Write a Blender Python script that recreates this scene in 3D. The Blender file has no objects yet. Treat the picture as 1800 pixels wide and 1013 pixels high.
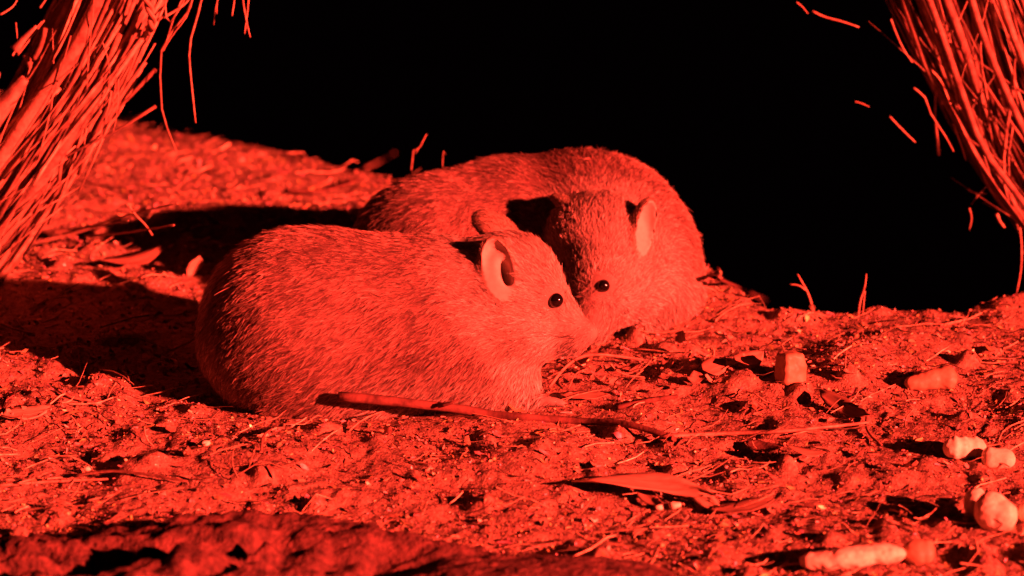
import bpy, math, random
import numpy as np
from mathutils import Vector, Matrix
from mathutils.bvhtree import BVHTree

random.seed(7)
RNG = np.random.default_rng(11)
SC = bpy.context.scene
COL = SC.collection
R = math.radians

# ------------------------------------------------------------------ camera
PITCH = R(18.0)
DIST = 3.5
AIM = Vector((0, 0, 0.0968))
FWD = Vector((0, math.cos(PITCH), -math.sin(PITCH)))
UP = Vector((0, math.sin(PITCH), math.cos(PITCH)))
RIGHT = Vector((1, 0, 0))
CAM = AIM - FWD * DIST
FRAME_W = 0.93
PX = FRAME_W / 1800.0                       # metres per photo pixel at the near animal

cd = bpy.data.cameras.new('camera')
cam = bpy.data.objects.new('camera', cd)
COL.objects.link(cam)
cam.location = CAM
cam.rotation_euler = (R(90) - PITCH, 0, 0)
cd.sensor_width = 36.0
cd.lens = 36.0 / (FRAME_W / DIST)
cd.clip_start = 0.05
cd.clip_end = 100
cd.dof.use_dof = True
cd.dof.focus_distance = 3.46
cd.dof.aperture_fstop = 5.5
SC.camera = cam

# ------------------------------------------------------------------ light: a dark night house and its one red lamp, far off
w = bpy.data.worlds.new('World')
SC.world = w
w.use_nodes = True
bg = w.node_tree.nodes['Background']
bg.inputs['Color'].default_value = (0.5, 0.08, 0.2, 1)
bg.inputs['Strength'].default_value = 0.00012

SUN_EL, SUN_AZ = R(17.0), R(36.5)           # azimuth measured from the right towards the viewer
TO_SUN = Vector((math.cos(SUN_EL) * math.cos(SUN_AZ), -math.cos(SUN_EL) * math.sin(SUN_AZ), math.sin(SUN_EL)))
sd = bpy.data.lights.new('red_lamp', 'SUN')
sun = bpy.data.objects.new('red_lamp', sd)
COL.objects.link(sun)
sun.rotation_euler = TO_SUN.to_track_quat('Z', 'Y').to_euler()
sun.location = TO_SUN * 6
sd.energy = 4.0
sd.angle = R(1.0)
sd.color = (1.0, 0.057, 0.036)

SC.view_settings.view_transform = 'Standard'
SC.view_settings.look = 'None'
SC.view_settings.gamma = 1.0
SC.view_settings.use_curve_mapping = False
SC.view_settings.exposure = 3.15
SC.render.engine = 'CYCLES'
SC.cycles.use_denoising = True
SC.cycles.max_bounces = 8
SC.cycles.diffuse_bounces = 1
SC.cycles.transmission_bounces = 6
SC.cycles.sample_clamp_indirect = 4.0


# ------------------------------------------------------------------ helpers
def W(px, py, y):
    """point on the ray of photo pixel (px, py) at world depth y"""
    d = FWD * DIST + RIGHT * ((px - 900) * PX) + UP * ((506.5 - py) * PX)
    t = (y - CAM.y) / d.y
    return CAM + d * t


def scale_at(y):
    return PX * (y - CAM.y) / (FWD.y * DIST)


def hash3(ix, iy, iz, seed):
    n = (ix.astype(np.int64) * 374761393 + iy.astype(np.int64) * 668265263 + iz.astype(np.int64) * 2147483647 + seed * 974711) & 0xffffffff
    n = ((n ^ (n >> 13)) * 1274126177) & 0xffffffff
    n = ((n ^ (n >> 16)) * 2246822519) & 0xffffffff
    return ((n ^ (n >> 15)) & 0xffffff) / float(0xffffff)


def noise3(x, y, z, seed=0):
    x, y, z = np.broadcast_arrays(np.asarray(x, float), np.asarray(y, float), np.asarray(z, float))
    ix, iy, iz = np.floor(x), np.floor(y), np.floor(z)
    fx, fy, fz = x - ix, y - iy, z - iz
    fx, fy, fz = [f * f * f * (f * (f * 6 - 15) + 10) for f in (fx, fy, fz)]
    o = 0
    for dx in (0, 1):
        for dy in (0, 1):
            for dz in (0, 1):
                h = hash3(ix + dx, iy + dy, iz + dz, seed)
                o = o + h * (fx if dx else 1 - fx) * (fy if dy else 1 - fy) * (fz if dz else 1 - fz)
    return o * 2 - 1


def noise2(x, y, seed=0):
    return noise3(x, y, np.zeros_like(np.asarray(x, float)) + 0.37, seed)


def link(name, me, mat=None, parent=None):
    o = bpy.data.objects.new(name, me)
    COL.objects.link(o)
    if mat is not None and hasattr(me, 'materials') and len(me.materials) == 0:
        me.materials.append(mat)
    if parent is not None:
        o.parent = parent
    return o


def tag(o, label=None, cat=None, group=None, kind=None):
    for k, v in (('label', label), ('category', cat), ('group', group), ('kind', kind)):
        if v:
            o[k] = v
    return o


def empty(name, loc, label=None, cat=None, group=None):
    o = bpy.data.objects.new(name, None)
    COL.objects.link(o)
    o.location = loc
    o.empty_display_size = 0.02
    tag(o, label, cat, group)
    return o


def np_mesh(name, V, F, smooth=True, cols=None):
    """mesh from (n,3) vertices and (m,k) faces of one size"""
    me = bpy.data.meshes.new(name)
    V = np.asarray(V, np.float32)
    F = np.asarray(F, np.int32)
    m, k = F.shape
    me.vertices.add(len(V))
    me.vertices.foreach_set('co', V.ravel())
    me.loops.add(m * k)
    me.loops.foreach_set('vertex_index', F.ravel())
    me.polygons.add(m)
    me.polygons.foreach_set('loop_start', np.arange(0, m * k, k, dtype=np.int32))
    me.polygons.foreach_set('loop_total', np.full(m, k, np.int32))
    me.update(calc_edges=True)
    if smooth:
        me.polygons.foreach_set('use_smooth', np.ones(m, bool))
    if cols is not None:
        a = me.attributes.new('tint', 'FLOAT_COLOR', 'POINT')
        c = np.ones((len(V), 4), np.float32)
        c[:, :3] = cols
        a.data.foreach_set('color', c.ravel())
    me.validate()
    return me


def tube(name, pts, radii, sides=6, cap=True, seed=0, rough=0.0, flat=1.0):
    """a tapered tube along pts (list of Vector), as a mesh in world coordinates"""
    pts = [Vector(p) for p in pts]
    n = len(pts)
    rnd = random.Random(seed)
    V, F = [], []
    ref = Vector((0.13, 0.31, 0.94))
    prev = None
    for i, p in enumerate(pts):
        t = (pts[min(i + 1, n - 1)] - pts[max(i - 1, 0)]).normalized()
        if prev is None:
            u = t.cross(ref)
            if u.length < 0.1:
                u = t.cross(Vector((1, 0, 0)))
            u.normalize()
        else:
            u = (prev - t * prev.dot(t)).normalized()
        prev = u
        v = t.cross(u)
        for k in range(sides):
            a = 2 * math.pi * k / sides
            r = radii[i] * (1 + rough * rnd.uniform(-1, 1))
            V.append(p + u * (math.cos(a) * r) + v * (math.sin(a) * r * flat))
    for i in range(n - 1):
        for k in range(sides):
            a, b = i * sides + k, i * sides + (k + 1) % sides
            F.append((a, b, b + sides, a + sides))
    if cap:
        F.append(tuple(reversed(range(sides))))
        F.append(tuple((n - 1) * sides + k for k in range(sides)))
    me = bpy.data.meshes.new(name)
    me.from_pydata([tuple(q) for q in V], [], F)
    me.polygons.foreach_set('use_smooth', [len(f) == 4 for f in F])
    # fibres run along the stem: one tone per side, drifting a little
    streak = [rnd.uniform(0.45, 1.25) for _ in range(sides)]
    tint = []
    for i in range(n):
        for k in range(sides):
            q = streak[k] * rnd.uniform(0.8, 1.15)
            tint += [q, q * (0.75 + 0.25 * min(q, 1)), q * (0.7 + 0.3 * min(q, 1)), 1.0]
    a = me.attributes.new('tint', 'FLOAT_COLOR', 'POINT')
    a.data.foreach_set('color', tint)
    me.update()
    return me


def smooth_path(ctrl, n):
    """Catmull-Rom through control points"""
    c = [Vector(p) for p in ctrl]
    if len(c) == 2:
        return [c[0].lerp(c[1], i / (n - 1)) for i in range(n)]
    out = []
    m = len(c) - 1
    for i in range(n):
        s = i / (n - 1) * m
        k = min(int(s), m - 1)
        f = s - k
        p0, p1, p2, p3 = c[max(k - 1, 0)], c[k], c[k + 1], c[min(k + 2, m)]
        out.append(0.5 * ((2 * p1) + (p2 - p0) * f + (2 * p0 - 5 * p1 + 4 * p2 - p3) * f * f + (3 * p1 - p0 - 3 * p2 + p3) * f ** 3))
    return out


# ------------------------------------------------------------------ materials
def new_mat(name):
    m = bpy.data.materials.new(name)
    m.use_nodes = True
    nt = m.node_tree
    return m, nt, nt.nodes['Principled BSDF']


def mottled(name, c0, c1, scale, rough=0.85, bump=0.3, bscale=None, attr=False, dist=0.001, stretch=None, spec=0.25, per_object=0.0):
    m, nt, b = new_mat(name)
    N, L = nt.nodes, nt.links
    tc = N.new('ShaderNodeTexCoord')
    src = tc.outputs['Object']
    if stretch:
        mp = N.new('ShaderNodeMapping')
        mp.inputs['Scale'].default_value = stretch
        L.new(src, mp.inputs['Vector'])
        src = mp.outputs['Vector']
    nz = N.new('ShaderNodeTexNoise')
    nz.inputs['Scale'].default_value = scale
    nz.inputs['Detail'].default_value = 6
    nz.inputs['Roughness'].default_value = 0.65
    L.new(src, nz.inputs['Vector'])
    cr = N.new('ShaderNodeValToRGB')
    cr.color_ramp.elements[0].position = 0.33
    cr.color_ramp.elements[0].color = (*c0, 1)
    cr.color_ramp.elements[1].position = 0.67
    cr.color_ramp.elements[1].color = (*c1, 1)
    L.new(nz.outputs['Fac'], cr.inputs['Fac'])
    out = cr.outputs['Color']
    if attr:
        at = N.new('ShaderNodeAttribute')
        at.attribute_name = 'tint'
        mx = N.new('ShaderNodeMixRGB')
        mx.blend_type = 'MULTIPLY'
        mx.inputs['Fac'].default_value = 1
        L.new(out, mx.inputs['Color1'])
        L.new(at.outputs['Color'], mx.inputs['Color2'])
        out = mx.outputs['Color']
    if per_object:
        oi = N.new('ShaderNodeObjectInfo')
        mr = N.new('ShaderNodeMapRange')
        mr.inputs['To Min'].default_value = 1 - per_object
        mr.inputs['To Max'].default_value = 1 + per_object * 0.6
        L.new(oi.outputs['Random'], mr.inputs['Value'])
        hs = N.new('ShaderNodeHueSaturation')
        L.new(mr.outputs['Result'], hs.inputs['Value'])
        L.new(out, hs.inputs['Color'])
        out = hs.outputs['Color']
    L.new(out, b.inputs['Base Color'])
    b.inputs['Roughness'].default_value = rough
    b.inputs['Specular IOR Level'].default_value = spec
    if bump:
        n2 = N.new('ShaderNodeTexNoise')
        n2.inputs['Scale'].default_value = bscale or scale * 2
        n2.inputs['Detail'].default_value = 5
        L.new(src, n2.inputs['Vector'])
        bp = N.new('ShaderNodeBump')
        bp.inputs['Strength'].default_value = bump
        bp.inputs['Distance'].default_value = dist
        L.new(n2.outputs['Fac'], bp.inputs['Height'])
        L.new(bp.outputs['Normal'], b.inputs['Normal'])
    return m


M_SOIL = mottled('soil', (0.11, 0.055, 0.040), (0.36, 0.27, 0.18), 150, bump=0.9, bscale=420, dist=0.002)
M_LITTER = mottled('litter', (0.17, 0.085, 0.060), (0.44, 0.36, 0.25), 160, bump=0.3, bscale=700, attr=True, dist=0.0006)
M_STRAW = mottled('dry_straw', (0.26, 0.15, 0.095), (0.56, 0.40, 0.26), 150, rough=0.7, bump=0.25, bscale=600, dist=0.0006, per_object=0.25, attr=True)
M_STICK = mottled('dry_stick', (0.14, 0.072, 0.054), (0.46, 0.31, 0.205), 75, rough=0.75, bump=0.5, bscale=260, dist=0.001, per_object=0.35, attr=True)
M_BARK = mottled('dark_bark', (0.04, 0.018, 0.014), (0.15, 0.07, 0.05), 70, bump=0.6, bscale=240, dist=0.0015)
M_LEAF = mottled('dead_leaf', (0.18, 0.095, 0.06), (0.36, 0.23, 0.15), 70, rough=0.55, bump=0.5, bscale=330, dist=0.0006, spec=0.4, per_object=0.35, stretch=(0.25, 1.6, 1))
M_LEAF_PALE = mottled('pale_leaf', (0.28, 0.18, 0.115), (0.56, 0.43, 0.29), 110, rough=0.6, bump=0.6, bscale=300, dist=0.0007, stretch=(0.22, 1.8, 1))
M_FOOD = mottled('pale_food', (0.62, 0.52, 0.34), (0.92, 0.90, 0.66), 110, rough=0.55, bump=0.35, bscale=260, dist=0.001, spec=0.4)
M_CARROT = mottled('root_vegetable', (0.27, 0.17, 0.095), (0.40, 0.28, 0.165), 90, rough=0.5, bump=0.3, bscale=300, dist=0.0008, spec=0.4)
M_ROCK = mottled('lichened_rock', (0.020, 0.010, 0.008), (0.14, 0.068, 0.054), 75, bump=1.0, bscale=150, dist=0.005)

# ------------------------------------------------------------------ ground
def ramp(x, y):
    """the back bank tilts gently down, away from the lamp"""
    t = np.maximum(np.asarray(y, float) - 0.36, 0)
    return -0.05 * t * t / (t + 0.08)


def on_ramp(px, py):
    d = FWD * DIST + RIGHT * ((px - 900) * PX) + UP * ((506.5 - py) * PX)
    d.normalize()
    t = np.arange(2.5, 7.0, 0.001)
    z = CAM.z + d.z * t - ramp(CAM.x + d.x * t, CAM.y + d.y * t)
    k = int(np.argmax(z < 0))
    return CAM.x + d.x * t[k], CAM.y + d.y * t[k]


# the line where the bank breaks off into the dark hollow
CREST = np.array([(-2.5, 1.7)] + [on_ramp(*p) for p in ((-200, 170), (60, 190), (180, 204), (300, 226), (400, 247), (520, 274), (640, 306), (800, 340), (1000, 380),
                  (1150, 420), (1230, 452), (1290, 500), (1345, 535), (1440, 545), (1560, 532), (1690, 540), (1800, 528), (2000, 520))] + [(2.5, 0.5)])


def crest_y(x):
    return np.interp(x, CREST[:, 0], CREST[:, 1])


LUMPS = []          # (x, y, radius, height)


def height(x, y):
    x = np.asarray(x, float)
    y = np.asarray(y, float)
    h = 0.010 * noise2(x * 7.3, y * 7.3, 1) + 0.0065 * noise2(x * 19, y * 19, 2)
    lump = noise2(x * 42, y * 34, 3)
    h = h + 0.0065 * np.maximum(lump, -0.1) ** 2 * 2.2 + 0.0016 * noise2(x * 95, y * 80, 4) + 0.0011 * noise2(x * 230, y * 230, 5)
    h = h * (1 - 0.65 * np.clip((y - 0.50) / 0.25, 0, 1))
    # the animals sit in smoothed hollows
    for cx, cy, rx, ry in ((-0.10, 0.0, 0.24, 0.11), (0.03, 0.27, 0.17, 0.11)):
        d = ((x - cx) / rx) ** 2 + ((y - cy) / ry) ** 2
        h = h * (1 - 0.75 * np.exp(-d * d))
    for lx, ly, lr, lh in LUMPS:
        h = h + lh * np.exp(-((x - lx) ** 2 + (y - ly) ** 2) / (lr * lr))
    h = h + ramp(x, y)
    # beyond the crest the bank falls away into the dark hollow
    c = crest_y(x) + 0.012 * noise2(x * 31, y * 0 + 3.1, 8)
    t = np.maximum(y - c, 0)
    h = h - 3.2 * (1 - np.exp(-(t * 0.5 + 2.4 * t * t)))
    return h


LUMPS += [(-0.47, 0.33, 0.06, 0.012), (-0.45, -0.02, 0.10, 0.010), (0.05, -0.20, 0.05, 0.010), (0.13, -0.10, 0.03, 0.008),
          (0.20, 0.03, 0.05, 0.008), (-0.20, -0.22, 0.06, 0.008), (0.33, 0.10, 0.08, 0.008)]


def normal_at(x, y, e=0.004):
    hx = (height(x + e, y) - height(x - e, y)) / (2 * e)
    hy = (height(x, y + e) - height(x, y - e)) / (2 * e)
    return np.stack([-hx, -hy, np.ones_like(hx)], -1) / np.sqrt(hx * hx + hy * hy + 1)[..., None]


def G(px, py, lift=0.0):
    """where the ray of photo pixel (px, py) meets the ground"""
    d = FWD * DIST + RIGHT * ((px - 900) * PX) + UP * ((506.5 - py) * PX)
    d.normalize()
    t = np.arange(2.5, 5.5, 0.002)
    X, Y, Z = CAM.x + d.x * t, CAM.y + d.y * t, CAM.z + d.z * t
    below = np.nonzero(Z < height(X, Y))[0]
    i = below[0] if len(below) else len(t) - 1
    return Vector((X[i], Y[i], Z[i] + lift))


def axis(lo, hi, fine_lo, fine_hi, step, coarse):
    a = np.arange(fine_lo, fine_hi, step)
    left, right = [], []
    s, v = step, fine_lo
    while v > lo:
        s = min(s * 1.18, coarse)
        v -= s
        left.append(v)
    s, v = step, a[-1]
    while v < hi:
        s = min(s * 1.18, coarse)
        v += s
        right.append(v)
    return np.array(left[::-1] + list(a) + right)


gx = axis(-3.0, 3.0, -0.66, 0.62, 0.0026, 0.15)
gy = axis(-3.0, 5.5, -0.56, 1.30, 0.0032, 0.15)
XX, YY = np.meshgrid(gx, gy, indexing='ij')
ZZ = height(XX, YY)
nx, ny = XX.shape
idx = np.arange(nx * ny).reshape(nx, ny)
Fq = np.stack([idx[:-1, :-1], idx[1:, :-1], idx[1:, 1:], idx[:-1, 1:]], -1).reshape(-1, 4)
ground = link('ground', np_mesh('ground', np.stack([XX, YY, ZZ], -1).reshape(-1, 3), Fq), M_SOIL)
tag(ground, kind='structure')


# ------------------------------------------------------------------ leaf litter: crumbs and chips nobody could count
def scatter(n, seed, near=-0.62):
    r = np.random.default_rng(seed)
    x = r.uniform(-0.66, 0.62, n)
    y = r.uniform(near, 1.28, n)
    keep = y < crest_y(x) + 0.03
    # a little clumped
    keep &= (noise2(x * 16, y * 16, 21) + r.uniform(-0.6, 1.2, n)) > -0.25
    return x[keep], y[keep], r


def chips(n, seed, lmin, lmax, aspect, tilt, sink):
    x, y, r = scatter(n, seed)
    n = len(x)
    nrm = normal_at(x, y)
    L = lmin * (lmax / lmin) ** (r.uniform(0, 1, n) ** 1.6)
    Wd = L * r.uniform(aspect[0], aspect[1], n)
    nrm = nrm + r.normal(0, tilt, (n, 3))
    nrm /= np.linalg.norm(nrm, axis=1)[:, None]
    a = r.uniform(0, 2 * np.pi, n)
    d = np.stack([np.cos(a), np.sin(a), np.zeros(n)], -1)
    d -= nrm * (d * nrm).sum(1)[:, None]
    d /= np.linalg.norm(d, axis=1)[:, None]
    s = np.cross(nrm, d)
    base = np.stack([x, y, height(x, y) + r.uniform(*sink, n)], -1)
    bend = r.normal(0, 0.22, n) * L
    fold = r.normal(0, 0.25, n) * Wd
    P = []
    for u, wv in ((-1, 0.55), (0, 1.0), (1, 0.4)):
        for sg in (-1, 0, 1):
            jit = r.normal(0, 0.10, n) * L
            off = d * (u * L * 0.5 + jit)[:, None] + s * (sg * Wd * 0.5 * wv)[:, None] + nrm * (bend * (u * u) + fold * abs(sg))[:, None]
            P.append(base + off)
    V = np.stack(P, 1).reshape(-1, 3)
    q = np.array([(0, 3, 4, 1), (1, 4, 5, 2), (3, 6, 7, 4), (4, 7, 8, 5)])
    F = (np.arange(n)[:, None, None] * 9 + q[None]).reshape(-1, 4)
    br = np.exp(r.normal(0.05, 0.50, n))
    c = np.stack([br, br * r.uniform(0.65, 1.25, n), br * r.uniform(0.5, 1.3, n)], -1)
    return V, F, np.repeat(c, 9, 0)


parts = [chips(170000, 31, 0.0015, 0.0045, (0.35, 0.9), 0.50, (-0.0012, 0.0007)),
         chips(26000, 32, 0.0035, 0.0085, (0.3, 0.75), 0.42, (-0.0008, 0.0012)),
         chips(700, 33, 0.010, 0.018, (0.2, 0.5), 0.28, (0.001, 0.004))]
V, F, C = [], [], []
o0 = 0
for v, f, c in parts:
    V.append(v); F.append(f + o0); C.append(c); o0 += len(v)
litter = link('leaf_litter', np_mesh('leaf_litter', np.concatenate(V), np.concatenate(F), True, np.concatenate(C)), M_LITTER)
tag(litter, kind='stuff', label='crumbled dry leaf litter and bark chips covering the whole ground', cat='leaf litter')


def straws(n, seed, lmin, lmax):
    x, y, r = scatter(n, seed)
    n = len(x)
    L = lmin * (lmax / lmin) ** (r.uniform(0, 1, n) ** 1.5)
    a = r.normal(0, 0.7, n) + np.where(r.uniform(0, 1, n) < 0.25, r.uniform(0, 6.28, n), 0)
    rad = r.uniform(0.0003, 0.0009, n)
    curve = r.normal(0, 0.12, n) * L
    lift0, lift1 = r.uniform(0.0, 0.006, n), np.abs(r.normal(0, 0.006, n))
    V = []
    for t in (-0.5, -0.17, 0.17, 0.5):
        cx = x + np.cos(a) * L * t - np.sin(a) * curve * (1 - 4 * t * t)
        cy = y + np.sin(a) * L * t + np.cos(a) * curve * (1 - 4 * t * t)
        cz = height(cx, cy) + 0.001 + lift0 + lift1 * (t + 0.5)
        for k in range(3):
            b = 2 * np.pi * k / 3
            V.append(np.stack([cx - np.sin(a) * np.cos(b) * rad, cy + np.cos(a) * np.cos(b) * rad, cz + np.sin(b) * rad], -1))
    V = np.stack(V, 1).reshape(-1, 3)
    q = []
    for i in range(3):
        for k in range(3):
            q.append((i * 3 + k, i * 3 + (k + 1) % 3, i * 3 + 3 + (k + 1) % 3, i * 3 + 3 + k))
    F = (np.arange(n)[:, None, None] * 12 + np.array(q)[None]).reshape(-1, 4)
    br = np.exp(r.normal(0.25, 0.4, n))
    return V, F, np.repeat(np.stack([br, br, br * 0.9], -1), 12, 0)


v, f, c = straws(2600, 41, 0.012, 0.055)
fine = link('straw_scatter', np_mesh('straw_scatter', v, f, True, c), M_LITTER)
tag(fine, kind='stuff', label='fine broken straws strewn through the litter', cat='straw')


# ------------------------------------------------------------------ implicit bodies
class Ell:
    def __init__(s, c, axes, r):
        s.c = np.array(c, np.float32); s.A = np.array([list(a) for a in axes], np.float32); s.r = np.array(r, np.float32)

    def __call__(s, P):
        q = (P - s.c) @ s.A.T
        k0 = np.sqrt(((q / s.r) ** 2).sum(-1))
        k1 = np.sqrt(((q / (s.r ** 2)) ** 2).sum(-1)) + 1e-6
        return k0 * (k0 - 1) / k1


class Box:
    def __init__(s, c, axes, half, rnd):
        s.c = np.array(c, np.float32); s.A = np.array([list(a) for a in axes], np.float32); s.r = np.array(half, np.float32); s.rnd = rnd

    def __call__(s, P):
        q = np.abs((P - s.c) @ s.A.T) - (s.r - s.rnd)
        return np.sqrt((np.maximum(q, 0) ** 2).sum(-1)) + np.minimum(q.max(-1), 0) - s.rnd


class Cone:
    def __init__(s, a, ra, b, rb):
        s.a = np.array(a, np.float32); s.b = np.array(b, np.float32); s.ra = ra; s.rb = rb

    def __call__(s, P):
        ab = s.b - s.a
        t = np.clip(((P - s.a) @ ab) / float(ab @ ab), 0, 1)
        return np.sqrt(((P - s.a - t[..., None] * ab) ** 2).sum(-1)) - (s.ra + (s.rb - s.ra) * t)


def smin(a, b, k):
    h = np.clip(0.5 + 0.5 * (b - a) / k, 0, 1)
    return b + (a - b) * h - k * h * (1 - h)


def smax(a, b, k):
    return -smin(-a, -b, k)


CAMAX = (RIGHT, UP, FWD)


def E(px, py, y, rx, ru, rd, roll=0.0):
    """ellipsoid by photo pixel; rx, ru in photo pixels, rd (depth) in metres"""
    s = scale_at(y)
    cr, sr = math.cos(R(roll)), math.sin(R(roll))
    ax = (RIGHT * cr + UP * sr, UP * cr - RIGHT * sr, FWD)
    return Ell(W(px, py, y), ax, (rx * s, ru * s, rd))


def K(p0, r0, p1, r1):
    return Cone(W(*p0), r0 * scale_at(p0[2]), W(*p1), r1 * scale_at(p1[2]))


def surface_nets(fn, lo, hi, h):
    n = [int(math.ceil((hi[i] - lo[i]) / h)) + 1 for i in range(3)]
    ax = [lo[i] + h * np.arange(n[i], dtype=np.float32) for i in range(3)]
    f = np.empty(n, np.float32)
    step = 24
    for i in range(0, n[0], step):
        P = np.stack(np.meshgrid(ax[0][i:i + step], ax[1], ax[2], indexing='ij'), -1)
        f[i:i + step] = fn(P)
    ins = f < 0
    cnt = np.zeros([k - 1 for k in n], np.int8)
    pos = np.zeros([k - 1 for k in n] + [3], np.float32)
    num = np.zeros([k - 1 for k in n], np.float32)
    cs = [(a, b, c) for a in (0, 1) for b in (0, 1) for c in (0, 1)]
    sl = lambda o: tuple(slice(o[i], n[i] - 1 + o[i]) for i in range(3))
    for c in cs:
        cnt += ins[sl(c)]
    act = (cnt > 0) & (cnt < 8)
    I = np.argwhere(act)
    pos = np.zeros((len(I), 3), np.float32)
    num = np.zeros(len(I), np.float32)
    for a in cs:
        for d in range(3):
            if a[d]:
                continue
            b = list(a); b[d] = 1
            fa = f[I[:, 0] + a[0], I[:, 1] + a[1], I[:, 2] + a[2]]
            fb = f[I[:, 0] + b[0], I[:, 1] + b[1], I[:, 2] + b[2]]
            cr = (fa < 0) != (fb < 0)
            t = np.where(cr, fa / np.where(cr, fa - fb, 1), 0)
            p = np.array(a, np.float32)[None].repeat(len(I), 0)
            p[:, d] += t
            pos += p * cr[:, None]
            num += cr
    V = (I + pos / num[:, None]) * h + np.array(lo, np.float32)
    vid = -np.ones([k - 1 for k in n], np.int32)
    vid[act] = np.arange(len(I))
    quads = []
    for d in range(3):
        e1, e2 = [(1, 2), (2, 0), (0, 1)][d]
        s0 = [slice(1, n[i] - 1) for i in range(3)]
        s1 = [slice(1, n[i] - 1) for i in range(3)]
        s0[d] = slice(0, n[d] - 1); s1[d] = slice(1, n[d])
        A, B = ins[tuple(s0)], ins[tuple(s1)]
        ch = np.argwhere(A != B)
        ch += np.array([0 if i == d else 1 for i in range(3)])
        flip = ins[ch[:, 0], ch[:, 1], ch[:, 2]]

        def g(o1, o2):
            c = ch.copy(); c[:, e1] -= o1; c[:, e2] -= o2
            return vid[c[:, 0], c[:, 1], c[:, 2]]
        q = np.stack([g(1, 1), g(0, 1), g(0, 0), g(1, 0)], -1)
        q[~flip] = q[~flip][:, ::-1]
        quads.append(q)
    Q = np.concatenate(quads)
    return V, Q[(Q >= 0).all(1)]


def relax(V, Q, it, keep=None):
    e = np.concatenate([Q[:, [0, 1]], Q[:, [1, 2]], Q[:, [2, 3]], Q[:, [3, 0]]])
    e = np.concatenate([e, e[:, ::-1]])
    deg = np.bincount(e[:, 0], minlength=len(V)).astype(np.float32)
    for _ in range(it):
        S = np.stack([np.bincount(e[:, 0], V[e[:, 1], k], len(V)) for k in range(3)], -1) / deg[:, None]
        V = V * 0.4 + S * 0.6
    return V.astype(np.float32)


class Ear:
    """a cupped ear: c centre, tip direction, n = the way the cup opens"""
    def __init__(s, c, tip, n, length, width, depth, thick):
        tip = Vector(tip).normalized()
        n = Vector(n)
        n = (n - tip * n.dot(tip)).normalized()
        side = tip.cross(n)
        s.n, s.tip, s.side = np.array(n, np.float32), np.array(tip, np.float32), np.array(side, np.float32)
        s.c = np.array(c, np.float32)
        s.r = (length, width, depth)
        s.outer = Ell(c, (tip, side, n), (length, width, depth))
        s.inner = Ell(Vector(c) + n * depth * 0.75, (tip, side, n), (length - thick * 0.7, width - thick * 0.7, depth * 1.55 - thick))

    def __call__(s, P):
        q = (P - s.c) @ s.n
        return smax(smax(s.outer(P), -s.inner(P), 0.0012), q - s.r[2] * 0.42, 0.001)

    def inside(s, P):
        q = (P - s.c)
        return (s.outer(P) < 0.0015) & (s.inner(P) < 0.0009)

    def near(s, P):
        return s.outer(P)


M_EYE, nt, b = new_mat('black_eye')
b.inputs['Base Color'].default_value = (0.004, 0.003, 0.003, 1)
b.inputs['Roughness'].default_value = 0.06
b.inputs['Specular IOR Level'].default_value = 0.9

M_SKIN, nt, b = new_mat('animal_skin')
at = nt.nodes.new('ShaderNodeAttribute'); at.attribute_name = 'tint'
nz = nt.nodes.new('ShaderNodeTexNoise'); nz.inputs['Scale'].default_value = 260; nz.inputs['Detail'].default_value = 4
tc = nt.nodes.new('ShaderNodeTexCoord')
nt.links.new(tc.outputs['Object'], nz.inputs['Vector'])
mr = nt.nodes.new('ShaderNodeMapRange'); mr.inputs['To Min'].default_value = 0.75; mr.inputs['To Max'].default_value = 1.15
nt.links.new(nz.outputs['Fac'], mr.inputs['Value'])
vm = nt.nodes.new('ShaderNodeVectorMath'); vm.operation = 'SCALE'
nt.links.new(at.outputs['Color'], vm.inputs[0]); nt.links.new(mr.outputs['Result'], vm.inputs['Scale'])
nt.links.new(vm.outputs['Vector'], b.inputs['Base Color'])
b.inputs['Roughness'].default_value = 0.75
b.inputs['Specular IOR Level'].default_value = 0.2
bp = nt.nodes.new('ShaderNodeBump'); bp.inputs['Strength'].default_value = 0.35; bp.inputs['Distance'].default_value = 0.00012
nt.links.new(nz.outputs['Fac'], bp.inputs['Height']); nt.links.new(bp.outputs['Normal'], b.inputs['Normal'])

M_FUR = bpy.data.materials.new('agouti_fur')
M_FUR.use_nodes = True
nt = M_FUR.node_tree
nt.nodes.clear()
out = nt.nodes.new('ShaderNodeOutputMaterial')
hb = nt.nodes.new('ShaderNodeBsdfHairPrincipled')
hb.parametrization = 'COLOR'
hb.inputs['Roughness'].default_value = 0.42
hb.inputs['Radial Roughness'].default_value = 0.6
hb.inputs['IOR'].default_value = 1.5
at = nt.nodes.new('ShaderNodeAttribute'); at.attribute_name = 'tint'
nt.links.new(at.outputs['Color'], hb.inputs['Color'])
df = nt.nodes.new('ShaderNodeBsdfDiffuse')
nt.links.new(at.outputs['Color'], df.inputs['Color'])
mxs = nt.nodes.new('ShaderNodeMixShader')
mxs.inputs['Fac'].default_value = 0.72
nt.links.new(hb.outputs[0], mxs.inputs[1]); nt.links.new(df.outputs[0], mxs.inputs[2])
nt.links.new(mxs.outputs[0], out.inputs['Surface'])

M_WHISKER = mottled('whisker', (0.05, 0.035, 0.025), (0.10, 0.07, 0.05), 40, rough=0.5, bump=0)


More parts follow.
